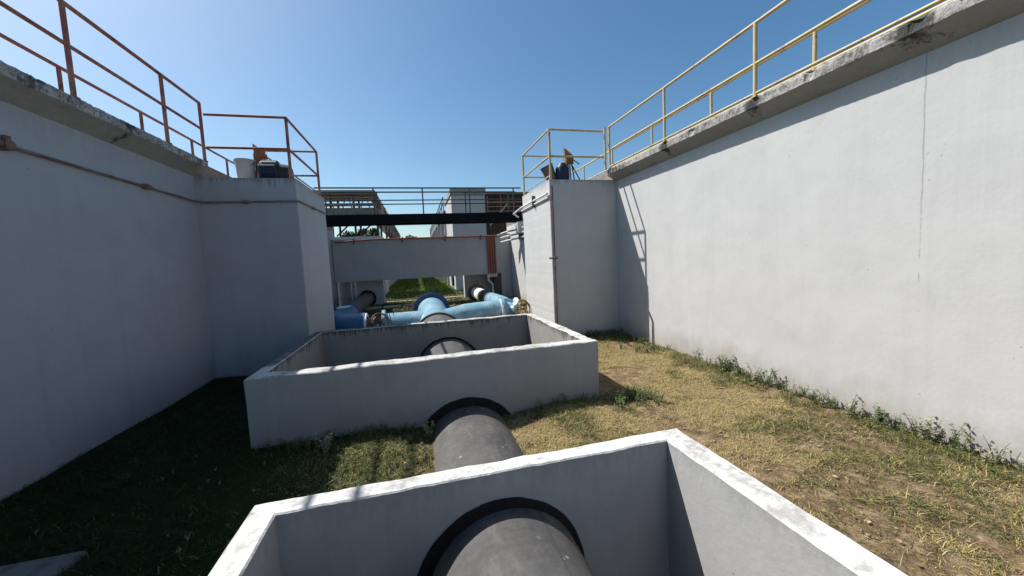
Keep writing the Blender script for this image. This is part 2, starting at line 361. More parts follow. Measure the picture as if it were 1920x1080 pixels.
# ------------------------------------------------------------------ tank walls with coping and walkway
def tank_wall(side):
    s = -1 if side == 'l' else 1; X = XL if s < 0 else XR
    name = 'tank_wall'
    lab = ('tall grey painted tank wall in shade along the left side of the yard' if s < 0 else
           'tall pale tank wall in full sun along the right side of the yard, cracked vertically')
    pier = PL if s < 0 else PR
    w = thing(name, (X, 6, 0), lab, 'wall')
    ytop = pier['y0'] + (0.0 if s < 0 else 0.03)
    hb = MB()
    # wall body, subdivided along its length
    x0, x1 = X, X + s * 1.25
    hb.box(min(x0, x1), max(x0, x1), -9, WEND, -.6, 3.60)
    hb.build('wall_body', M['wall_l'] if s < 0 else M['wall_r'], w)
    wk = MB().box(min(X + s * .02, x1), max(X + s * .02, x1), -9, WEND, 3.602, 3.85, .006); wk.build('walkway', M['walk'], w)
    # coping: swept profile with a ragged nose
    ys = np.concatenate([np.arange(-9, 0, .06), np.arange(0, ytop - .001, .022), [ytop]]); prof_n = 7; V = []; Fc = []
    for k, yy in enumerate(ys):
        j1 = .006 * nz(yy * 2.2, 1, s) + .010 * nz(yy * 9, 2, s) + .010 * nz(yy * 27, 3, s)
        j2 = .005 * nz(yy * 2.7, 5, s) + .009 * nz(yy * 8, 6, s) + .008 * nz(yy * 25, 7, s)
        chip = -.07 * max(0, nz(yy * 4.3, 9, s) - .32) * 2.2
        zt = 3.862; nose = .232
        P_ = [(.25, zt + .004), (-nose * .55, zt + j2 * .8), (-nose + .012 - chip, zt - .006 + j1), (-nose - j1 * .5 - chip, zt - .03 + j2), (-nose + .004 - chip * .12, zt - .125 + j2 * .5), (-.14, 3.690 + j2 * .3), (-.0, 3.60), (.25, 3.585)]
        for a, b_ in P_: V.append((X + s * a, yy, b_))
    m_ = 8
    for k in range(len(ys) - 1):
        for q in range(m_ - 1): a = k * m_ + q; Fc.append((a, a + 1, a + 1 + m_, a + m_))
    Fc.append(tuple(range(m_))); Fc.append(tuple((len(ys) - 1) * m_ + q for q in range(m_)))
    lip = MB().add([v for v in V], Fc); o = lip.build('coping', M['coping'], w)
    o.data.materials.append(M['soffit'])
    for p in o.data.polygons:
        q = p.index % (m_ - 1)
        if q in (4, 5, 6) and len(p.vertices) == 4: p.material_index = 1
    # bare wall head behind the pier
    MB().box(min(X - s * .004, X + s * .25), max(X - s * .004, X + s * .25), ytop + .002, WEND + .002, pier['z'] - .02, 3.90).build('wall_head', M['wallhead'], w)
    return w
tank_wall('l'); tank_wall('r')

def pier(P_, X, s, lab):
    t = thing('wall_pier', ((P_['x'] + X) / 2, P_['y0'] + 1, 0), lab, 'pier')
    b = MB(); x0, x1 = sorted((P_['x'], X - s * .003))
    # prism with softly uneven arrises
    nx, nz_ = 1, 60; z0 = -.5
    zs = np.linspace(z0, P_['z'], nz_ + 1); V = []; Fc = []
    for z in zs:
        e = .004 * nz(z * 3, s, 1) + .003 * nz(z * 11, s, 2)
        c = .012
        xa = P_['x'] + e
        if s < 0: loop = [(x0, P_['y0']), (xa - c, P_['y0']), (xa, P_['y0'] + c), (xa, P_['y1']), (x0, P_['y1'])]
        else: loop = [(x1, P_['y0']), (x1, P_['y1']), (xa, P_['y1']), (xa, P_['y0'] + c), (xa + c, P_['y0'])]
        V += [(a, b_, z) for a, b_ in loop]
    for k in range(nz_):
        for q in range(5): Fc.append((k * 5 + q, k * 5 + (q + 1) % 5, (k + 1) * 5 + (q + 1) % 5, (k + 1) * 5 + q))
    Fc.append((4, 3, 2, 1, 0)); Fc.append(tuple(nz_ * 5 + q for q in range(5)))
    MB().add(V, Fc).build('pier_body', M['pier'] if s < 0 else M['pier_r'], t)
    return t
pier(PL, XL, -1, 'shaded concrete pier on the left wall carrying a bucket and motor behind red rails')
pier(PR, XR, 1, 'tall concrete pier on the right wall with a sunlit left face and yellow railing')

# ------------------------------------------------------------------ railings
RR = .024
def long_rail(name, x, ys, y0, y1, zb, zt, zm, mat, lab, group=None, toe=None, r=RR):
    t = thing(name, (x, (y0 + y1) / 2, zb), lab, 'railing', group)
    tube((x, y0, zt), (x, y1, zt), r).build('top_rail', mat, t, True)
    tube((x, y0, zm), (x, y1, zm), r * .9).build('mid_rail', mat, t, True)
    if toe: tube((x, y0, toe), (x, y1, toe), r * .75).build('toe_rail', mat, t, True)
    for yy in ys:
        b = tube((x, yy, zb - .01), (x, yy, zt), r * 1.05); b.box(x - .035, x + .035, yy - .035, yy + .035, zb - .012, zb + .004)
        b.build('post', mat, t, True)
    return t
long_rail('guard_railing', -3.45, [-2.9, -1.2, .4, 2.0, 3.56, 5.17, 6.74, 7.74], -3, 7.74, 3.862, 4.84, 4.40, M['rail_r'], 'red guard railing with long posts on the near edge of the left wall')
long_rail('guard_railing', -4.60, [.3, 1.95, 3.55, 5.15, 6.70, 8.28, 9.84, 11.4, 13.0, 14.6, 16.2, 17.8], -1.2, 18.0, 3.85, 4.84, 4.40, M['rail_r'], 'red guard railing along the back edge of the left wall walkway')
long_rail('guard_railing', 4.41, [-1.8, .2, 2.15, 4.07, 5.90, 7.84], -2, 7.84, 3.862, 4.775, 4.27, M['rail_y'], 'pale yellow guard railing along the near edge of the sunny right wall', toe=3.90)
long_rail('guard_railing', 5.42, [.5, 2.3, 4.08, 5.92, 7.7, 9.5, 11.3, 13.1, 14.9, 16.7], 0, 18.0, 3.85, 4.775, 4.30, M['rail_y'], 'yellow guard railing along the back edge of the right wall walkway')

def corner_rail(P_, xo, xi, zt, zm, mat, lab):
    """xo: outer side rail x; xi: x where the front rail meets the wall"""
    ya, yb = P_['y0'] + .035, P_['y1'] - .035
    t = thing('platform_railing', (xo, (ya + yb) / 2, P_['z']), lab, 'railing')
    for nm, z in (('top_rail', zt), ('mid_rail', zm)):
        MB().sweep([(xi, ya, z), (xo, ya, z)], RR * .95, 10).sweep([(xo, ya, z), (xo, yb, z)], RR * .95, 10).sweep([(xo, yb, z), (xi, yb, z)], RR * .95, 10).build(nm, mat, t, True)
    tube((xo, ya, P_['z'] + .10), (xo, yb, P_['z'] + .10), .014).build('toe_rail', mat, t, True)
    for (px_, py_) in ((xo, ya), (xo, yb), (xi, yb)):
        b = tube((px_, py_, P_['z'] - .01), (px_, py_, zt), RR * 1.1); b.box(px_ - .05, px_ + .05, py_ - .045, py_ + .045, P_['z'] - .01, P_['z'] + .005); b.build('post', mat, t, True)
    return t
corner_rail(PL, -2.14, -3.42, 4.67, 4.11, M['rail_r'], 'red railing around three sides of the left pier top')
t = corner_rail(PR, 3.03, 4.36, 4.735, 4.155, M['rail_y'], 'yellow railing around three sides of the right pier top')
tube((4.36, 7.95, 3.85), (4.36, 7.95, 4.80), RR * 1.1).build('post', M['rail_y'], t, True)

# ------------------------------------------------------------------ concrete boxes round the pipe
def con_box(b, lab, mats, sag):
    t = thing('pipe_chamber', ((b['x0'] + b['x1']) / 2, (b['y0'] + b['y1']) / 2, 0), lab, 'concrete chamber')
    def loop(x0, x1, y0, y1, n=44):
        pts = []
        for (ax, ay), (bx, by) in (((x0, y0), (x1, y0)), ((x1, y0), (x1, y1)), ((x1, y1), (x0, y1)), ((x0, y1), (x0, y0))):
            for k in range(n): pts.append((ax + (bx - ax) * k / n, ay + (by - ay) * k / n))
        return pts
    ox = (b['x0'], b['x1'], b['y0'], b['y1']); ix = (b['x0'] + b['tl'], b['x1'] - b['tr'], b['y0'] + b['tf'], b['y1'] - b['tb'])
    N = 44 * 4
    def ring(rect, inset, z, j):
        r_ = (rect[0] + inset, rect[1] - inset, rect[2] + inset, rect[3] - inset); out = []
        for (x, y) in loop(*r_):
            d = j * (nz(x * 4, y * 4, z * 3) + .6 * nz(x * 13, y * 13, z * 5))
            out.append((x + d * .8, y + d * .8, z + d * .7))
        return out
    c = .010; Z = b['z']
    outer = [ring(ox, 0, -.55, 0), ring(ox, 0, Z - .25, .001), ring(ox, 0, Z - c, sag)]
    top = [ring(ox, c, Z, sag), ring(ox, (b['tb']) * .5, Z + .002, sag * .6), ring(ix, -c, Z, sag)]
    inner = [ring(ix, 0, Z - c, sag), ring(ix, 0, Z - .25, .001), ring(ix, 0, b['zf'], 0)]
    def strip(rings):
        V = [v for r_ in rings for v in r_]; Fc = []
        for k in range(len(rings) - 1):
            for i in range(N): Fc.append((k * N + i, k * N + (i + 1) % N, (k + 1) * N + (i + 1) % N, (k + 1) * N + i))
        return V, Fc
    body = MB(); body.add(*strip([outer[0], outer[1], outer[2]])); nb = len(body.f)
    body.add(*strip([outer[2], top[0]])); body.add(*strip([top[2], inner[0]])); n2 = len(body.f)
    body.add(*strip(inner)); fl = [(ix[0], ix[2], b['zf']), (ix[1], ix[2], b['zf']), (ix[1], ix[3], b['zf']), (ix[0], ix[3], b['zf'])]
    MB().add(fl, [(0, 1, 2, 3)]).build('earth_floor', M['earth'], t)
    me_o = body.build('wall_ring', mats[0], t); me_o.data.materials.append(mats[1]); me_o.data.materials.append(mats[2])
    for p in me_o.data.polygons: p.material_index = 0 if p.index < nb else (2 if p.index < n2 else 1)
    rim = MB().add(*strip(top)); ro = rim.build('rim', mats[2], t)
    if len(mats) > 3:
        ro.data.materials.append(mats[3])
        for p in ro.data.polygons:
            i = p.index % N
            cxy = p.center + ro.location + t.location
            if cxy.x < b['x0'] + .3 and cxy.y > b['y0'] + .5: p.material_index = 1
            if cxy.y > b['y1'] - .2 and cxy.x < b['x0'] + 1.6: p.material_index = 1
    return t
c1 = con_box(B1, 'open concrete chamber nearest the viewer, its clean pale rim cut by the frame', (M['box1'], M['box1'], M['box1rim']), .008)
c2 = con_box(B2, 'open concrete chamber in the middle of the yard with a stained dark-dripping rim', (M['box2'], M['box2in'], M['box2rim'], M['box2rimold']), .014)
def seal(parent, y, ax, zc, r0, r1, x=.49): MB().annulus((x, y, zc), (0, ax, 0), r0, r1, .016, 120, .009).build('bitumen_seal', M['tar'], parent)
seal(c1, B1['y1'] - B1['tb'] - .004, -1, -.43, .50, .632, .465)
seal(c1, B1['y1'] + .004, 1, -.43, .53, .65)
seal(c2, B2['y0'] - .004, -1, -.43, .53, .665)
seal(c2, B2['y1'] - B2['tb'] - .004, -1, -.18, .55, .63)

# main pipe
pp = PIPE; t = thing('cement_pipe', (.49, 2, -.99), 'thick dark grey cement pipe running through both concrete chambers', 'pipe')
fine = []; rad = []
for k in range(len(pp) - 1):
    for u in np.linspace(0, 1, 9)[: -1]:
        fine.append(tuple(pp[k][i] * (1 - u) + pp[k + 1][i] * u for i in range(3))); rad.append(pp[k][3] * (1 - u) + pp[k + 1][3] * u)
fine.append(pp[-1][:3]); rad.append(pp[-1][3])
MB().sweep(fine, rad, 72).build('pipe_barrel', M['pipe'], t, True)
# collar joint at the far end
MB().annulus((.428, 9.38, .08), (-.02, 1, .11), .555, .60, .10, 64).build('joint_collar', M['pipe'], t, True)

# ------------------------------------------------------------------ blue pipework in the yard
t = thing('blue_header_pipe', (.40, 10.5, 0), 'pale blue tee pipe with a navy end flange, at the middle of the yard', 'pipe')
MB().sweep([(.425, 9.47, .09), (.415, 9.75, .14), (.40, 10.2, .24), (.375, 11.0, .38), (.355, 11.62, .46)], [.50, .47, .44, .42, .42], 48).build('header_barrel', M['blue'], t, True)
MB().annulus((.355, 11.60, .455), (-.03, 1, .12), .40, .55, .05, 56).annulus((.353, 11.67, .465), (-.03, 1, .12), .0, .55, .05, 56).build('end_flange', M['navy'], t, True)
for k in range(20):
    a = 2 * math.pi * k / 20; fb = MB().sweep([(.355 + .49 * math.cos(a), 11.56, .455 + .49 * math.sin(a)), (.355 + .49 * math.cos(a), 11.76, .475 + .49 * math.sin(a))], .018, 6); fb.build('bolt', M['navy'], t)
MB().sweep([(.2, 10.4, .30), (-.25, 10.45, .31), (-.95, 10.5, .31)], [.33, .31, .30], 36).build('left_branch', M['blue'], t, True)
MB().sweep([(.55, 10.3, .28), (.95, 10.4, .32), (1.25, 10.45, .38), (2.35, 10.5, .44)], [.33, .34, .335, .325], 36).build('right_branch', M['blue'], t, True)
for x in (-.42, -.62, -.72): MB().torus((x, 10.5, .31), (1, 0, .25), .308, .016, 36, 6).build('clamp_band', M['black'], t, True)
for x0, x1, z in ((-.98, -.90, .31), (2.26, 2.34, .44)): MB().sweep([(x0, 10.5, z), (x1, 10.5, z)], .40, 36).build('branch_flange', M['blue'], t, True)

def valve(loc, lab, body, wheelm, wr, fl, tilt=(0, -1, .35)):
    x, y, z = loc; t = thing('gate_valve', (x, y, z - .4), lab, 'valve', None)
    MB().sweep([(x - .22, y, z), (x - .12, y, z), (x, y, z), (x + .12, y, z), (x + .22, y, z)], [.30, .22, .26, .22, .30], 28).build('valve_body', body, t, True)
    [MB().sweep([(a, y, z), (b_, y, z)], .37, 32).build('valve_flange', fl, t, True) for a, b_ in ((x - .26, x - .205), (x + .205, x + .26))]
    d = Vector(tilt).normalized(); c = Vector((x, y, z))
    MB().sweep([c + d * .15, c + d * .36, c + d * .38, c + d * .42], [.16, .12, .15, .15], 20).build('bonnet', body, t, True)
    MB().sweep([c + d * .3, c + d * (.56 if wr < .21 else .78)], .022, 10).build('stem', wheelm, t, True)
    h = t; hc = c + d * (.50 if wr < .21 else .66); w = MB().torus(hc, d, wr, .022, 36, 8); u = d.orthogonal().normalized(); q = d.cross(u)
    for k in range(5):
        a = 2 * math.pi * k / 5 + .3; e = hc + (u * math.cos(a) + q * math.sin(a)) * wr; w.sweep([hc, e], .015, 6)
    w.sweep([hc - d * .04, hc + d * .04], .045, 12)
    w.build('handwheel', wheelm, t, True); return t
valve((-1.16, 10.5, .29), 'brown gate valve with upright handwheel in the shade, left of the blue tee', M['brown'], M['brown'], .20, M['white'], (0.35, -1, .45))
# right side valve: body off the branch, handwheel facing the viewer
t = valve((2.50, 10.45, .42), 'blue gate valve with a yellow handwheel at the foot of the right pier', M['blue'], M['yellow'], .23, M['white'], (.42, -.9, .18))
t = thing('dark_blue_elbow_pipe', (-1.9, 12, 0), 'dark blue elbow pipe in shade beside the left pier, running back under the duct', 'pipe')
MB().sweep([(-1.40, 10.5, .33), (-1.75, 10.5, .33), (-2.05, 10.62, .33), (-2.25, 10.95, .33), (-2.32, 11.5, .33), (-2.34, 13.6, .33)], [.34, .36, .36, .35, .33, .31], 36).build('elbow', M['blued'], t, True)
MB().sweep([(-2.34, 13.6, .33), (-2.38, 19.0, .36)], .30, 32).build('grey_barrel', M['pipe'], t, True)
MB().torus((-2.34, 13.6, .33), (0, 1, 0), .30, .03, 32, 8).build('joint_ring', M['navy'], t, True)
MB().box(-2.50, -2.14, 12.35, 12.95, .648, .66).build('paper_sheet', M['white'], t)
MB().annulus((-2.38, 19.0, .36), (0, -1, 0), .28, .40, .05, 48, .02).build('wall_collar', M['tar'], t)
t = thing('banded_blue_pipe', (2.7, 14, 0), 'pale blue branch pipe with white and black bands beside the right pier', 'pipe')
MB().sweep([(2.50, 11.0, .42), (2.62, 11.6, .42), (2.70, 12.4, .40), (2.72, 14.2, .38)], [.30, .30, .29, .28], 32).build('blue_barrel', M['blue'], t, True)
MB().sweep([(2.72, 14.2, .38), (2.72, 15.9, .37)], .285, 32).build('black_band', M['black'], t, True)
MB().sweep([(2.72, 15.9, .37), (2.72, 18.0, .37)], .28, 32).build('white_band', M['white'], t, True)
MB().annulus((2.72, 17.9, .37), (0, 1, 0), .27, .43, .07, 48).build('end_flange', M['brown'], t, True)
MB().sweep([(2.50, 11.2, .42), (2.50, 10.9, .42), (2.50, 10.7, .42)], [.30, .32, .34], 28).build('tee_neck', M['blue'], t, True)
MB().sweep([(2.62, 17.9, .75), (2.68, 17.9, .95), (2.78, 17.9, .97), (2.84, 17.9, .77)], .02, 8).build('lifting_hook', M['brown'], t, True)

# ------------------------------------------------------------------ concrete duct across the yard and its conduits
YD = 18.30
t = thing('concrete_duct', (0.1, YD + .3, 1.2), 'long grey concrete duct spanning the yard between the two tank walls', 'duct')
MB().box(-3.63, 4.08, YD, YD + .62, 1.22, 3.15, .02).build('duct_body', M['duct'], t)
for x in (-3.0, -2.82): MB().box(x, x + .05, YD + .1, YD + .18, .3, 1.218).build('hanger_strip', M['white'], t)
t = thing('buttress', (4.2, 18.7, 0), 'shaded concrete buttress closing the right wall behind the duct', 'buttress')
MB().box(2.30, 4.63, 19.02, 19.5, 0, 2.4).box(4.085, 4.632, YD + .03, 19.018, 0, 3.2).build('buttress_body', M['duct'], t)
t = thing('buttress', (-3, 19.1, 0), 'shaded concrete wall stub under the left end of the duct', 'buttress')
MB().box(-3.64, -1.62, 19.02, 19.5, 0, 1.85).build('buttress_body', M['duct'], t)
t = thing('red_conduit', (0, YD - .05, 3.1), 'thin red conduit clamped along the top edge of the concrete duct', 'conduit')
MB().sweep([(-3.5, YD - .045, 3.02), (-1.9, YD - .045, 3.11), (4.02, YD - .045, 3.10)], .036, 10).build('conduit_tube', M['conduit_r'], t, True)
for x in (-2.7, -.57, 1.40, 3.12): MB().box(x - .03, x + .03, YD - .06, YD - .002, 2.92, 3.18).build('clamp', M['conduit'], t)
for k, x in enumerate((3.47, 3.585, 3.70, 3.815)):
    lb = ['leftmost', 'second from the left', 'third from the left', 'rightmost'][k]
    t = thing('drop_conduit', (x, YD - .05, 1.0), f'vertical red conduit dropping over the duct, {lb} of the four', 'conduit', 'red conduits at the right end of the duct')
    MB().sweep([(x, YD - .06, 1.24), (x, YD - .06, 3.08)], .043, 10).build('red_tube', M['conduit_r'], t, True)
    tube((x, YD - .06, 1.08), (x, YD - .06, 1.24), .047).build('white_sleeve', M['conduit_w'], t, True)
t = thing('white_drain_pipe', (3.6, YD - .1, 0), 'crooked white drain pipe under the right end of the duct', 'pipe')
MB().sweep([(3.38, YD - .1, 1.2), (3.40, YD - .1, .92), (3.46, YD - .1, .86), (3.56, YD - .1, .78), (3.60, YD - .1, .70), (3.60, YD - .1, 0)], .05, 12).build('pipe_tube', M['conduit_w'], t, True)
t = thing('equipment_cabinet', (3.87, 18.5, 0), 'dark metal cabinet under the right end of the duct', 'cabinet')
MB().box(3.70, 4.07, YD + .02, YD + .5, .0, 1.12, .01).build('cabinet_body', M['cabinet'], t)
MB().box(3.73, 4.04, YD, YD + .018, .12, 1.0, .004).build('cabinet_door', M['cabinet'], t)

# ------------------------------------------------------------------ footbridge
t = thing('footbridge', (.5, 16.5, 3.6), 'black steel footbridge with thin dark railings joining both tank walkways', 'footbridge')
MB().box(XL + .002, XR - .002, 16.0, 16.09, 3.60, 3.96).build('front_beam', M['deck_k'], t)
MB().box(XL + .002, XR - .002, 16.91, 17.0, 3.60, 3.96).build('back_beam', M['deck_k'], t)
MB().box(XL + .002, XR - .002, 16.092, 16.908, 3.66, 3.70).build('deck', M['deck_k'], t)
for x in np.arange(-3.2, 4.5, .8): MB().box(x, x + .06, 16.092, 16.908, 3.6, 3.658).build('cross_member', M['deck_k'], t)
for yy, nm in ((16.045, 'front'), (16.955, 'back')):
    for z in (5.01, 4.52 if nm == 'front' else 4.50): tube((XL, yy, z), (XR, yy, z), .03 if z > 4.9 else .024).build('rail', M['rail_k'], t, True)
    for x in ((-3.45, -1.5, .42, 2.36, 4.3) if nm == 'front' else (-3.45, -1.45, 2.3, 4.3)): tube((x, yy, 3.96), (x, yy, 5.01), .028).build('post', M['rail_k'], t, True)

# ------------------------------------------------------------------ conduits on the walls
def conduit(pts, r, lab, joints, parent_loc, mat, jr=.05):
    t = thing('wall_conduit', parent_loc, lab, 'conduit')
    MB().sweep(pts, r, 10).build('conduit_tube', mat, t, True)
    for a, b_, rr in joints: MB().sweep([a, ((a[0] + b_[0]) / 2, (a[1] + b_[1]) / 2, (a[2] + b_[2]) / 2), b_], [rr * .8, rr, rr * .8], 12).build('coupling', mat, t, True)
    return t
xw = XL + .032
t = conduit([(xw, -3, 3.19), (xw, 4.6, 3.175), (xw, 7.60, 3.155), (xw + .05, 7.70, 3.15), (-3.5, 7.715, 3.145), (-2.1, 7.715, 3.155), (-2.03, 7.74, 3.158), (-2.024, 7.9, 3.16), (-2.024, 9.9, 3.20)], .016,
        'thin rusty conduit clipped along the left wall and round the left pier', [((xw, 6.40, 3.166), (xw, 6.53, 3.166), .042), ((-2.93, 7.715, 3.15), (-2.82, 7.715, 3.15), .036), ((-2.024, 8.7, 3.175), (-2.024, 8.8, 3.175), .035)], (XL, 4, 3.15), M['conduit'])
MB().sweep([(XL + .002, 4.58, 3.177), (XL + .075, 4.58, 3.177), (XL + .085, 4.58, 3.177)], [.052, .052, .035], 18).build('junction_box', M['conduit'], t, True)
for a, b_ in (((XL + .045, 4.58, 3.20), (XL + .045, 4.585, 3.26)), ((XL + .045, 4.48, 3.18), (XL + .045, 4.52, 3.18))): MB().sweep([a, b_], .03, 10).build('gland', M['conduit'], t, True)
xp = PR['x'] - .03
t = thing('pier_conduit', (xp, 9, 3.2), 'pale conduit on brackets along the sunlit side of the right pier', 'conduit')
MB().sweep([(xp - .02, 8.02, 3.33), (xp - .02, 9.0, 3.33), (xp - .02, 10.2, 3.32), (xp - .02, 11.0, 3.26), (xp + .2, 11.3, 3.2)], .026, 12).build('conduit_tube', M['conduit_w'], t, True)
MB().sweep([(xp + .01, 8.02, 3.25), (xp + .01, 10.2, 3.24)], .03, 12).build('lower_conduit_tube', M['conduit_w'], t, True)
for yy in (9.05,): MB().box(xp - .05, xp + .028, yy - .03, yy + .03, 3.18, 3.46, .01).build('bracket', M['conduit'], t)
t = thing('corner_conduit', (3.02, 7.95, 0), 'thin rusty upright conduit on the front corner of the right pier', 'conduit')
MB().sweep([(3.035, 7.955, .1), (3.03, 7.955, 3.5)], .018, 10).build('conduit_tube', M['conduit'], t, True)
MB().sweep([(2.90, 7.945, 1.885), (3.10, 7.94, 1.885)], .022, 10).build('clamp', M['conduit'], t, True)
# lead pipes at the foot of the right wall, by the pier shadow
t = thing('foot_conduit', (4.61, 6.7, 0), 'short cranked dark conduit rising at the foot of the right wall', 'conduit')
MB().sweep([(4.615, 6.66, -.05), (4.615, 6.66, .48), (4.612, 6.70, .56), (4.61, 6.80, .70)], .013, 8).build('conduit_tube', M['conduit'], t, True)
# pipe cluster behind the right pier
t = thing('pipe_cluster', (4.5, 13, 2.9), 'cluster of pale bent pipes on the right wall under the footbridge', 'pipes')
xw2 = XR - .05
for k, (z, yy) in enumerate(((3.25, 12.5), (3.05, 13.0), (2.85, 13.6))):
    MB().sweep([(xw2 - .05, 10.3, z + .1), (xw2 - .05, yy, z + .08), (xw2 - .12, yy + .4, z), (xw2 - .12, 16.3, z - .02), (xw2 - .5, 17.0, z - .08), (3.95, 17.35, z - .12)], .04, 10).build('pipe_run', M['conduit_w'], t, True)
for yy in (14.5, 15.8): MB().box(xw2 - .2, xw2 + .045, yy - .04, yy + .04, 2.75, 3.4).build('bracket', M['conduit'], t)
t = thing('junction_box', (4.5, 16, 2.6), 'small grey junction box on the right wall just below the footbridge', 'junction box')
MB().box(4.30, 4.632, 15.5, 15.9, 3.0, 3.5, .02).build('box_body', M['bucket'], t); MB().box(4.292, 4.299, 15.55, 15.85, 3.05, 3.45).build('box_lid', M['conduit_w'], t)

# ------------------------------------------------------------------ machines on the piers
def lathe(c, prof, seg=32):
    b = MB(); V = []; Fc = []
    for r, z in prof:
        for k in range(seg): a = 2 * math.pi * k / seg; V.append((c[0] + r * math.cos(a), c[1] + r * math.sin(a), c[2] + z))
    for i in range(len(prof) - 1):
        for k in range(seg): Fc.append((i * seg + k, i * seg + (k + 1) % seg, (i + 1) * seg + (k + 1) % seg, (i + 1) * seg + k))
    return b.add(V, Fc)
BK = [(.0, 0), (.125, 0), (.13, .01), (.165, .40), (.178, .405), (.178, .43), (.160, .435), (.155, .41), (.122, .02), (.0, .015)]
t = thing('bucket', (-3.03, 8.25, PL['z']), 'pale grey plastic bucket standing on the left pier beside the motor', 'bucket')
lathe((-3.03, 8.25, PL['z'] + .002), BK).build('bucket_shell', M['bucket'], t, True)
hd = [(-3.03 + .178 * math.cos(a), 8.25 - .178 * math.sin(a) * .6 - .02, PL['z'] + .41 - .13 * math.sin(a)) for a in np.linspace(0, math.pi, 14)]
MB().sweep(hd, .006, 6).build('handle', M['rail_k'], t, True)

def stirrer(x, y, z, s, mat_head, lab):
    t = thing('gate_actuator', (x, y, z), lab, 'actuator')
    MB().box(x - .16, x + .16, y - .16, y + .16, z - .004, z + .03, .006).build('base_plate', M['motord'], t)
    for dx in (-.10, .10):
        for dy in (-.10, .10): tube((x + dx, y + dy, z + .03), (x + dx * .55, y + dy * .55, z + .46), .016, 8).build('leg', M['rail_k'], t, True)
    tube((x, y, z), (x, y, z + .5), .022).build('spindle', M['white'], t, True)
    h = MB().box(x - .10, x + .10, y - .09, y + .09, z + .46, z + .66, .02)
    for k in range(5): h.box(x - .09 + k * .04, x - .075 + k * .04, y - .105, y - .085, z + .44, z + .60)
    h.build('gear_head', mat_head, t)
    MB().add([(x - .10, y - .04, z + .66), (x - .10, y + .04, z + .66), (x - .11, y - .04, z + .83), (x - .11, y + .04, z + .83), (x + .10, y - .04, z + .67), (x + .10, y + .04, z + .67)], [(0, 1, 3, 2), (2, 3, 5, 4), (0, 4, 5, 1), (0, 2, 4), (1, 5, 3)]).build('hand_guard', mat_head, t)
    tube((x + .05, y, z + .62), (x + .27, y - .02, z + .46), .014, 8).build('lever', mat_head, t, True)
    return t
stirrer(-2.86, 8.55, PL['z'], 1, M['gear'], 'orange gate actuator on a small leg frame on the left pier')
t = stirrer(3.66, 8.45, PR['z'] + .0, 1, M['geary'], 'yellow gate actuator on a small leg frame on the right pier')
tube((3.70, 8.35, PR['z'] + .42), (3.90, 8.30, PR['z'] + .01), .014, 8).build('brace', M['rail_k'], t, True)
def motor(x, y, z, horiz, lab, mat=None):
    t = thing('electric_motor', (x, y, z), lab, 'motor'); mat = mat or M['motor']
    if horiz:
        b = MB().sweep([(x - .20, y, z + .24), (x - .17, y, z + .24), (x + .10, y, z + .24), (x + .12, y, z + .24)], [.17, .215, .215, .19], 28)
        for k in range(16):
            a = 2 * math.pi * k / 16; b.sweep([(x - .15, y + .215 * math.cos(a), z + .24 + .215 * math.sin(a)), (x + .09, y + .215 * math.cos(a), z + .24 + .215 * math.sin(a))], .011, 4)
        b.build('casing', mat, t, True)
        MB().sweep([(x + .12, y, z + .22), (x + .30, y, z + .20), (x + .33, y, z + .20)], [.18, .17, .13], 28).build('fan_cover', M['motord'], t, True)
        MB().box(x - .14, x + .10, y - .14, y + .14, z - .004, z + .07, .01).build('foot', M['motord'], t)
    else:
        b = MB().sweep([(x, y, z + .02), (x, y, z + .05), (x, y, z + .34), (x, y, z + .38)], [.13, .145, .145, .12], 24)
        for k in range(14):
            a = 2 * math.pi * k / 14; b.sweep([(x + .148 * math.cos(a), y + .148 * math.sin(a), z + .06), (x + .148 * math.cos(a), y + .148 * math.sin(a), z + .33)], .009, 4)
        b.build('casing', mat, t, True)
        MB().sweep([(x, y, z + .38), (x, y, z + .44)], [.105, .07], 20).build('fan_cover', M['motord'], t, True)
        MB().box(x - .13, x + .13, y - .13, y + .13, z - .004, z + .03, .008).build('foot', M['motord'], t)
    return t
motor(-2.60, 8.35, PL['z'], True, 'dark navy electric motor lying on the left pier behind the red rails')
motor(3.43, 8.30, PR['z'], False, 'navy upright electric motor on the right pier beside the yellow actuator')
# tilted brown bucket on the right pier
t = thing('bucket', (3.16, 8.42, PR['z']), 'rusty brown bucket leaning over on the corner of the right pier', 'bucket')
b = lathe((0, 0, 0), BK); rot = Matrix.Rotation(math.radians(-24), 3, 'Y')
b.v = [tuple(rot @ Vector(v) * .9 + Vector((3.24, 8.42, PR['z'] + .045))) for v in b.v]; b.build('bucket_shell', M['bucketb'], t, True)

# ------------------------------------------------------------------ paving slabs in the yard
labs = ['pale paving slab lying in the grass left of the header pipe, outermost of three', 'pale paving slab lying in the grass between its two neighbours', 'pale paving slab in the grass beside the navy flange']
for k, x in enumerate((-2.0, -1.15, -.3)):
    b = MB().box(x - .38, x + .38, 17.0 + .08 * k, 17.42 + .1 * k, .0, .10, .012); o = b.build('paving_slab', M['slab'], label=labs[k], cat='paving slab', group='paving slabs in the yard'); o.rotation_euler.z = random.uniform(-.06, .06)
t = thing('concrete_curb', (1.2, 19.6, 0), 'low broken concrete curb across the lawn behind the duct', 'curb')
b = MB()
for k in range(9): b.box(-2.4 + k * .62, -1.82 + k * .62, 19.6 + random.uniform(-.05, .05), 19.85, -.05, .09 + random.uniform(-.03, .03), .015)
b.build('curb_stones', M['slab'], t)

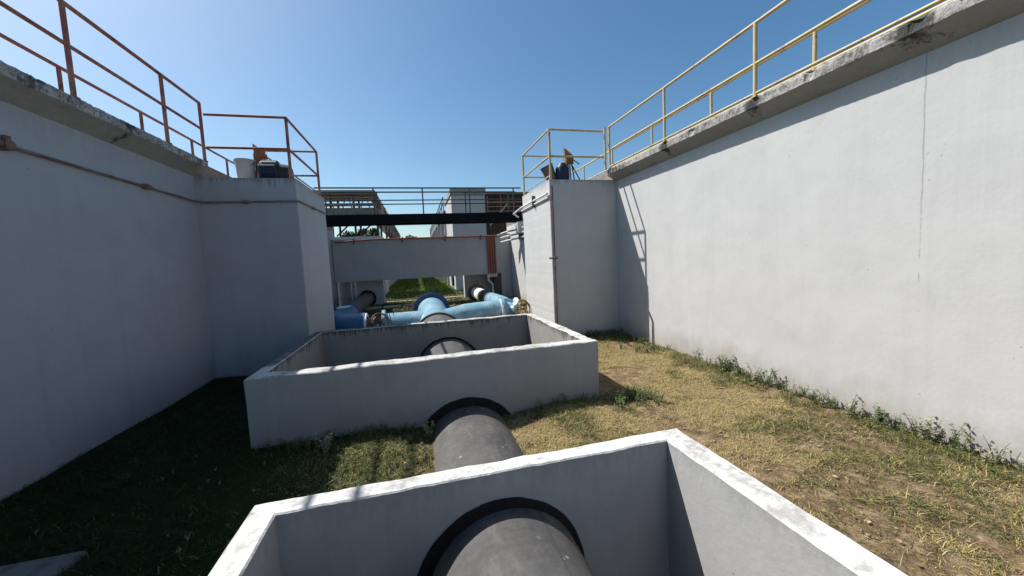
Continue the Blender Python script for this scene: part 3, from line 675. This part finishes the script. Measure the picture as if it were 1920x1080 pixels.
# ------------------------------------------------------------------ far tank unit
def rail_x(t, x0, x1, y, z, mat, r=.035): tube((x0, y, z), (x1, y, z), r, 8).build('rail', mat, t, True)
t = thing('far_pier', (3.4, 26, 0), 'tall grey pier of the far tank, seen through the footbridge railing', 'pier')
MB().box(2.42, 4.64, 24.6, 29.4, -.2, 6.22, .03).build('pier_body', M['farpier'], t)
MB().box(2.36, 4.70, 24.54, 29.5, 6.222, 6.62, .02).build('cap', M['farcap'], t)
MB().annulus((2.42, 26.2, .75), (-1, 0, 0), .22, .50, .10, 36).build('pipe_port', M['tar'], t)
t = thing('far_pier', (-3.0, 26, 0), 'low shaded pier of the far tank, below the duct on the left', 'pier')
MB().box(-5.6, -1.98, 24.6, 27.2, -.2, 3.75, .03).build('pier_body', M['farpier'], t)
t = thing('far_tank_wall', (5.2, 40, 0), 'sunlit end of the far tank wall receding on the right', 'wall')
MB().box(4.7, 6.0, 28.5, 62, 0, 5.9).build('wall_body', M['wall_r'], t)
t = thing('far_tank_wall', (-5.2, 40, 0), 'far tank wall receding behind the left gallery', 'wall')
MB().box(-5.8, -2.3, 28.5, 62, 0, 3.7).build('wall_body', M['wall_l'], t)

def gallery(x0, x1, y0, y1, z, lab, s):
    """raised walkway on columns with railings"""
    t = thing('raised_gallery', ((x0 + x1) / 2, (y0 + y1) / 2, 0), lab, 'gallery')
    MB().box(x0, x1, y0, y1, z - .30, z, .01).build('deck_slab', M['gallery'], t)
    for yy in np.arange(y0 + .2, y1, 4.2):
        for xx in (x0 + .12, x1 - .12): MB().box(xx - .11, xx + .11, yy - .11, yy + .11, 0, z - .302).build('column', M['farpier'], t)
    for xx in (x0 + .04, x1 - .04):
        for zz in (z + .55, z + 1.05): tube((xx, y0, zz), (xx, y1, zz), .035, 8).build('rail', M['rail_k'], t, True)
        for yy in np.arange(y0 + .05, y1, 2.1): tube((xx, yy, z), (xx, yy, z + 1.05), .035, 6).build('post', M['rail_k'], t, True)
    return t
gallery(2.30, 3.3, 30.2, 60, 6.0, 'raised concrete walkway on columns receding along the far right tank', 1)
t = thing('steel_gallery', (-4, 25.5, 3.75), 'weathered brown steel gallery with cross bracing above the far left tank', 'gallery')
MB().box(-6.2, -2.20, 24.7, 27.4, 6.30, 6.56, .01).box(-2.75, -2.20, 27.4, 60, 6.32, 6.54).build('roof_slab', M['gallery'], t)
MB().box(-6.2, -2.06, 24.72, 24.82, 5.02, 5.50).build('fascia_panel', M['gallery'], t)
MB().box(-6.2, -2.06, 24.83, 27.4, 4.90, 5.04).box(-2.75, -2.06, 27.4, 60, 4.91, 5.03).build('floor_slab', M['gallery'], t)
MB().box(-2.16, -2.06, 24.83, 60, 5.042, 5.5).build('side_panel', M['gallery'], t)
for z in (5.62, 5.74, 6.12): rail_x(t, -6.2, -2.1, 24.70, z, M['rail_p'], .04)
for z in (5.60, 6.05): rail_x(t, -6.2, -2.1, 27.3, z, M['rail_k'], .035)
for xx in (-6.1, -4.8, -3.5, -2.2):
    for yy in (24.85, 27.2): MB().box(xx - .06, xx + .06, yy - .06, yy + .06, 3.752, 6.298).build('column', M['rusty'], t)
for xx in (-5.9, -4.6, -3.3): tube((xx, 24.86, 3.8), (xx + 1.15, 24.86, 4.88), .05, 6).build('brace', M['rusty'], t)
for k in range(7):
    xx = -5.7 + k * .52; tube((xx, 24.9, 5.5), (xx + (.2 if k % 2 else -.2), 24.9, 6.25), .035, 6).build('strut', M['rusty'], t)
for yy in np.arange(30.5, 58, 3.4):
    MB().box(-2.16, -2.04, yy - .06, yy + .06, 3.75, 6.298).build('column', M['rusty'], t)
    tube((-2.1, yy, 3.9), (-2.1, yy + 3.2, 4.9), .05, 6).build('brace', M['rusty'], t)
for zz in (5.75, 6.05): tube((-2.08, 24.8, zz), (-2.08, 59, zz), .035, 6).build('side_rail', M['rail_p'], t)
t = thing('rusty_shed', (7.2, 25.5, 0), 'rust brown sheet metal shed above the far right tank wall', 'shed')
b = MB(); n = 46; V = []; Fc = []
for k in range(n + 1):
    x = 4.72 + k * .12
    for z in (3.4, 6.28): V.append((x, 25.0 + (.05 if k % 2 else 0), z))
for k in range(n): Fc.append((k * 2, k * 2 + 2, k * 2 + 3, k * 2 + 1))
b.add(V, Fc); b.box(4.74, 10.2, 25.06, 29, 3.4, 6.27); b.build('sheet_wall', M['rusty'], t)
MB().box(4.66, 10.4, 24.75, 29.3, 6.29, 6.44).build('roof', M['gallery'], t)
MB().box(4.70, 10.2, 24.8, 29, 0, 3.39).build('base_wall', M['farpier'], t)
for z in (5.45, 5.75, 5.15): rail_x(t, 4.72, 10, 24.62, z, M['rail_p'], .035)
for xx in np.arange(4.8, 10, .9): tube((xx, 24.62, 4.4), (xx, 24.62, 6.2), .03, 6).build('post', M['rail_p'], t)
for xx in (4.9, 6.2): tube((xx, 24.6, 4.2), (xx + 1.3, 24.6, 5.7), .05, 6).build('brace', M['rail_y'], t)

# ------------------------------------------------------------------ trees far behind
def leaf_blob(c, r, n, size, rs):
    V = []; Fc = []
    for k in range(n):
        d = rs.normal(size=3); d /= np.linalg.norm(d); rr = r * (rs.random() ** .35) * (.75 + .5 * (mnoise.noise(Vector(d * 2) + Vector(c))))
        p = np.array(c) + d * rr * np.array([1, 1, .8]); a = rs.normal(size=3) * size; b_ = rs.normal(size=3) * size
        V += [tuple(p - a), tuple(p + b_), tuple(p + a), tuple(p - b_)]; o = k * 4; Fc.append((o, o + 1, o + 2, o + 3))
    return V, Fc
tl = ['dark leafy tree on the skyline, left end of the row seen under the footbridge', 'dark bushy tree on the skyline with a broad crown, below the middle of the footbridge', 'small dark tree on the skyline just left of the receding walkway', 'tall thin-crowned tree behind the brown gallery', 'dark tree behind the brace work of the brown gallery']
for k, (x, y, h_, r) in enumerate(((-4.6, 82, 7.6, 2.3), (-1.2, 85, 8.4, 2.2), (2.6, 90, 7.9, 1.8), (-8.2, 75, 9.5, 2.6), (-12.5, 78, 9.2, 3.2))):
    rs = np.random.default_rng(k); t = thing('tree', (x, y, 0), tl[k], 'tree', 'trees far behind the tanks')
    MB().sweep([(x, y, 0), (x + .1, y, h_ * .35), (x, y + .1, h_ * .7)], [.25, .18, .08], 8).build('trunk', M['bark'], t, True)
    b = MB()
    for q in range(9):
        a = rs.random() * 6.28; b.add(*leaf_blob((x + math.cos(a) * r * .6 * rs.random(), y + math.sin(a) * r * .6, h_ - r * .9 + rs.uniform(-.45, .45) * r), r * rs.uniform(.45, .7), 260, .16, rs))
    b.build('crown', M['treeleaf'], t)
# low far tree line
b = MB(); rs = np.random.default_rng(99)
for k in range(70):
    b.add(*leaf_blob((-70 + k * 2.1 + rs.uniform(-.5, .5), 150 + rs.uniform(-4, 4), 4 + rs.uniform(-1, 1.6)), 4.2 + rs.uniform(-1, 1), 220, .5, rs))
b.build('tree_line', M['treeleaf'], label='dark line of distant trees along the horizon', cat='trees', kind='stuff')

# ------------------------------------------------------------------ grass
def in_box(x, y, b, m=.0): return (x > b['x0'] - m) & (x < b['x1'] + m) & (y > b['y0'] - m) & (y < b['y1'] + m)
def vnoise(x, y, s, seed):      # cheap value noise on arrays
    xs_, ys_ = x * s + 100 + seed * 13.7, y * s + 100 + seed * 7.1
    xi, yi = np.floor(xs_).astype(int), np.floor(ys_).astype(int); fx_, fy_ = xs_ - xi, ys_ - yi
    fx_ = fx_ * fx_ * (3 - 2 * fx_); fy_ = fy_ * fy_ * (3 - 2 * fy_)
    tb = np.random.default_rng(seed).random((512, 512))
    g = lambda a, b_: tb[a % 512, b_ % 512]
    return (g(xi, yi) * (1 - fx_) + g(xi + 1, yi) * fx_) * (1 - fy_) + (g(xi, yi + 1) * (1 - fx_) + g(xi + 1, yi + 1) * fx_) * fy_
def grass(name, n, x0, x1, y0, y1, hmin, hmax, w, label, lean=1.2, wallbias=False, tintoff=0.0, power=1.0):
    x = rng.uniform(x0, x1, n); y = y0 + (y1 - y0) * rng.random(n) ** power
    d = .55 * vnoise(x, y, 1.3, 1) + .3 * vnoise(x, y, 4.1, 2) + .15 * vnoise(x, y, 11, 3)
    keep = ~(in_box(x, y, B1) | in_box(x, y, B2))
    keep &= ~((x < PL['x'] + .02) & (y > PL['y0'] - .01) & (y < PL['y1'])) & ~((x > PR['x'] - .02) & (y > PR['y0'] - .01) & (y < PR['y1']))
    keep &= ~((x < -2.34) & (y > 1.2) & (y < 3.14) & (rng.random(n) < .93))
    zp = -.43; keep &= ~((np.abs(x - .49) < .42) & (y > 2.5) & (y < 4.6)) & ~((np.abs(x - .45) < .56) & (y > 7.3) & (y < 11.7))
    keep &= rng.random(n) < np.clip((d - .31) * 4.5, .16, 1)
    x, y, d = x[keep], y[keep], d[keep]; n = len(x)
    z = np.array([gz(a, b_) for a, b_ in zip(x, y)]) - .004
    green = .5 + 1.35 * (.45 * vnoise(x, y, .9, 5) + .33 * vnoise(x, y, 2.9, 6) + .22 * vnoise(x, y, 8, 7) - .5)
    green = green + np.clip((.2 - x) * .25, -.08, .45) + tintoff
    green += .16 * ((x < .1) & (y > 2.6) & (y < 4.6))
    green += .30 * np.exp(-((x - 4.5) / .35) ** 2) * (y < 7.8) + .12 * np.exp(-((y - 4.2) / .35) ** 2) + .25 * ((x > 2.2) & (x < 3.0) & (y > 3.5) & (y < 4.3)) + .2 * ((y > 6.9) & (y < 8) & (x > 2.2))
    g_ = np.clip((green - .40) * 4, 0, 1)
    dark = np.clip((-.9 - x) * 1.2, 0, 1) * (y < 8)  # left wall's shade darkened into the blade colours
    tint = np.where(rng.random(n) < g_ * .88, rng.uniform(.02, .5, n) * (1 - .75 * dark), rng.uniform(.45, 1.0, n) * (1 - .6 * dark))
    h = hmin + (hmax - hmin) * rng.random(n) ** 1.8 * (.5 + d); h *= 1 + .9 * g_ * (rng.random(n) < .4)
    a = rng.uniform(0, 2 * np.pi, n); l = rng.uniform(.3, lean, n) * h; ww = w * rng.uniform(.6, 1.4, n)
    dx, dy = np.cos(a), np.sin(a); px_, py_ = -dy * ww / 2, dx * ww / 2
    mid = .55
    V = np.empty((n, 5, 3))
    V[:, 0] = np.c_[x - px_, y - py_, z]; V[:, 1] = np.c_[x + px_, y + py_, z]
    mx, my, mz = x + dx * l * .30, y + dy * l * .30, z + h * mid
    V[:, 2] = np.c_[mx + px_ * .8, my + py_ * .8, mz]; V[:, 3] = np.c_[mx - px_ * .8, my - py_ * .8, mz]
    V[:, 4] = np.c_[x + dx * l, y + dy * l, z + h * (1 - .3 * np.minimum(1, l / np.maximum(h, 1e-4)) * .7)]
    me = bpy.data.meshes.new(name); me.vertices.add(n * 5); me.vertices.foreach_set('co', V.reshape(-1))
    base = (np.arange(n) * 5)[:, None]
    idx = np.concatenate([base + np.array([0, 1, 2, 3]), base + np.array([3, 2, 4])], axis=1).reshape(-1)
    me.loops.add(n * 7); me.loops.foreach_set('vertex_index', idx.astype(np.int32))
    me.polygons.add(n * 2)
    ls = np.stack([np.arange(n) * 7, np.arange(n) * 7 + 4], 1).reshape(-1); me.polygons.foreach_set('loop_start', ls.astype(np.int32))
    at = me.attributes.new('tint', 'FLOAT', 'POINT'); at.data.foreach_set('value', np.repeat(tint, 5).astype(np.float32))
    me.update(calc_edges=True); me.validate()
    me.materials.append(M['blade']); o = bpy.data.objects.new(name, me); col.objects.link(o)
    tag(o, label, 'grass', None, 'stuff')
    return o
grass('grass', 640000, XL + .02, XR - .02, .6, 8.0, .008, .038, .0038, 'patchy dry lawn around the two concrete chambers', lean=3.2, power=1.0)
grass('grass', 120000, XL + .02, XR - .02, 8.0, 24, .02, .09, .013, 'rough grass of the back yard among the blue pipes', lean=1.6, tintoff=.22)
grass('grass', 90000, -4.4, 4.4, 24, 60, .05, .16, .04, 'green lawn far behind the concrete duct', lean=1.2, tintoff=.8).data.materials[0] = M['lawn']

# taller weeds: clump strips along walls (nobody could count them) and single plants
def weed(b, x, y, z, h, rs, leaves=True, dens=1.0):
    ns = rs.integers(2, 5)
    for k in range(ns):
        a = rs.uniform(0, 6.28); hh = h * rs.uniform(.6, 1.0); tx, ty = x + math.cos(a) * hh * .35, y + math.sin(a) * hh * .35
        b.sweep([(x, y, z - .01), ((x * .6 + tx * .4), (y * .6 + ty * .4), z + hh * .55), (tx, ty, z + hh)], [.0035, .0028, .0015], 4, caps=False)
        for q in range(int(7 * dens)):
            u = rs.uniform(.15, 1.0); px_, py_, pz_ = x + (tx - x) * u, y + (ty - y) * u, z + hh * u
            aa = rs.uniform(0, 6.28); L = min(.038, h * rs.uniform(.10, .22)); wv = L * .34; up = rs.uniform(-.2, .7)
            dx, dy = math.cos(aa), math.sin(aa)
            b.add([(px_, py_, pz_), (px_ + dx * L * .5 - dy * wv, py_ + dy * L * .5 + dx * wv, pz_ + L * up * .6), (px_ + dx * L, py_ + dy * L, pz_ + L * up * .7), (px_ + dx * L * .5 + dy * wv, py_ + dy * L * .5 - dx * wv, pz_ + L * up * .6)], [(0, 1, 2, 3)])
def strip(n, fx_, h0, h1, lab, mat, seed):
    rs = np.random.default_rng(seed); b = MB()
    for k in range(n):
        x, y = fx_(rs); weed(b, x, y, gz(x, y), rs.uniform(h0, h1), rs)
    b.build('weeds', mat, label=lab, cat='weeds', kind='stuff')
strip(125, lambda r: (4.60 - abs(r.normal()) * .10, r.choice([r.uniform(1.2, 4.9), r.normal(3.0, .7), r.normal(4.5, .3)])), .05, .17, 'line of low grey-green weeds at the foot of the sunny right wall', M['leaf'], 3)
strip(26, lambda r: (4.58 - abs(r.normal()) * .07, r.choice([r.normal(2.5, .5), r.normal(4.6, .35), r.uniform(1.6, 5.0)])), .14, .30, 'taller straggling weeds rising here and there at the foot of the sunny right wall', M['leaf'], 31)
strip(24, lambda r: (4.58 - abs(r.normal()) * .08, r.uniform(1.5, 5.2)), .12, .28, 'dead pale stalks among the weeds at the foot of the right wall', M['leafdry'], 32)
strip(120, lambda r: (4.57 - abs(r.normal()) * .3, r.uniform(6.0, 7.8)), .05, .16, 'patch of weeds in the corner of the right wall and the right pier', M['leaf'], 4)
strip(90, lambda r: (r.uniform(2.3, 2.95), 4.25 + r.normal() * .14), .05, .17, 'clump of weeds in the shadow at the right corner of the middle chamber', M['leaf'], 5)
strip(150, lambda r: (r.uniform(-1.8, 2.3), 4.44 - abs(r.normal()) * .10), .04, .14, 'weeds along the front foot of the middle chamber', M['leaf'], 6)
strip(120, lambda r: (r.uniform(3.0, 4.6), 7.93 - abs(r.normal()) * .10), .05, .2, 'weeds along the front foot of the right pier', M['leaf'], 7)
strip(160, lambda r: (r.uniform(-1.0, -.0), r.uniform(3.1, 4.2)), .03, .10, 'green weeds on the sunlit strip between the two chambers', M['leaf'], 8)
strip(60, lambda r: (r.uniform(-3.0, -1.15), r.uniform(2.2, 4.6)), .02, .055, 'sparse small weeds in the shade beside the left wall', M['leafdry'], 9)
strip(90, lambda r: (r.uniform(-3.0, 3.3), r.uniform(11.9, 17.4)), .06, .2, 'rough weeds around the blue pipework', M['leaf'], 10)
rs = np.random.default_rng(77); b = MB()
for k in range(2600):     # dead leaves, straw bits and crumbs of soil lying on the turf
    x, y = rs.uniform(-1.2, 4.6), rs.uniform(.8, 8.0)
    if in_box(x, y, B1, .01) or in_box(x, y, B2, .01) or (x > PR['x'] and y > PR['y0']) or (abs(x - .49) < .42 and y < 4.6): continue
    a = rs.uniform(0, 6.28); L = rs.uniform(.006, .024); W = L * rs.uniform(.3, .8); z = gz(x, y) + rs.uniform(.006, .02); t1, t2 = rs.uniform(-.4, .4, 2) * L
    c_, s_ = math.cos(a), math.sin(a)
    b.add([(x - c_ * L, y - s_ * L, z), (x + s_ * W, y - c_ * W, z + t1 + .004), (x + c_ * L, y + s_ * L, z + t2), (x - s_ * W, y + c_ * W, z + .003)], [(0, 1, 2, 3)])
b.build('leaf_litter', M['litter'], label='dry leaf litter and straw scattered over the sunny turf', cat='litter', kind='stuff')
for k, (x, y, h_, lab, mt) in enumerate(((4.52, 2.30, .30, 'dry stalky weed standing tall against the sunny right wall', 'leafdry'), (4.50, 2.72, .26, 'leaning leafy weed at the wall foot, just before the tall dry one', 'leaf'),
        (4.50, 4.72, .27, 'bushy green weed at the far end of the weed line on the right wall', 'leaf'), (-1.05, 4.10, .24, 'pale stalky weed at the shade edge before the middle chamber', 'leafdry'), (.0, 4.25, .20, 'small weed leaning on the left flank of the cement pipe', 'leafdry'))):
    rs = np.random.default_rng(40 + k); b = MB(); weed(b, x, y, gz(x, y), h_, rs, dens=2.2); weed(b, x + .03, y - .02, gz(x, y), h_ * .7, rs, dens=2.2)
    b.build('weed_plant', M[mt], label=lab, cat='weed')
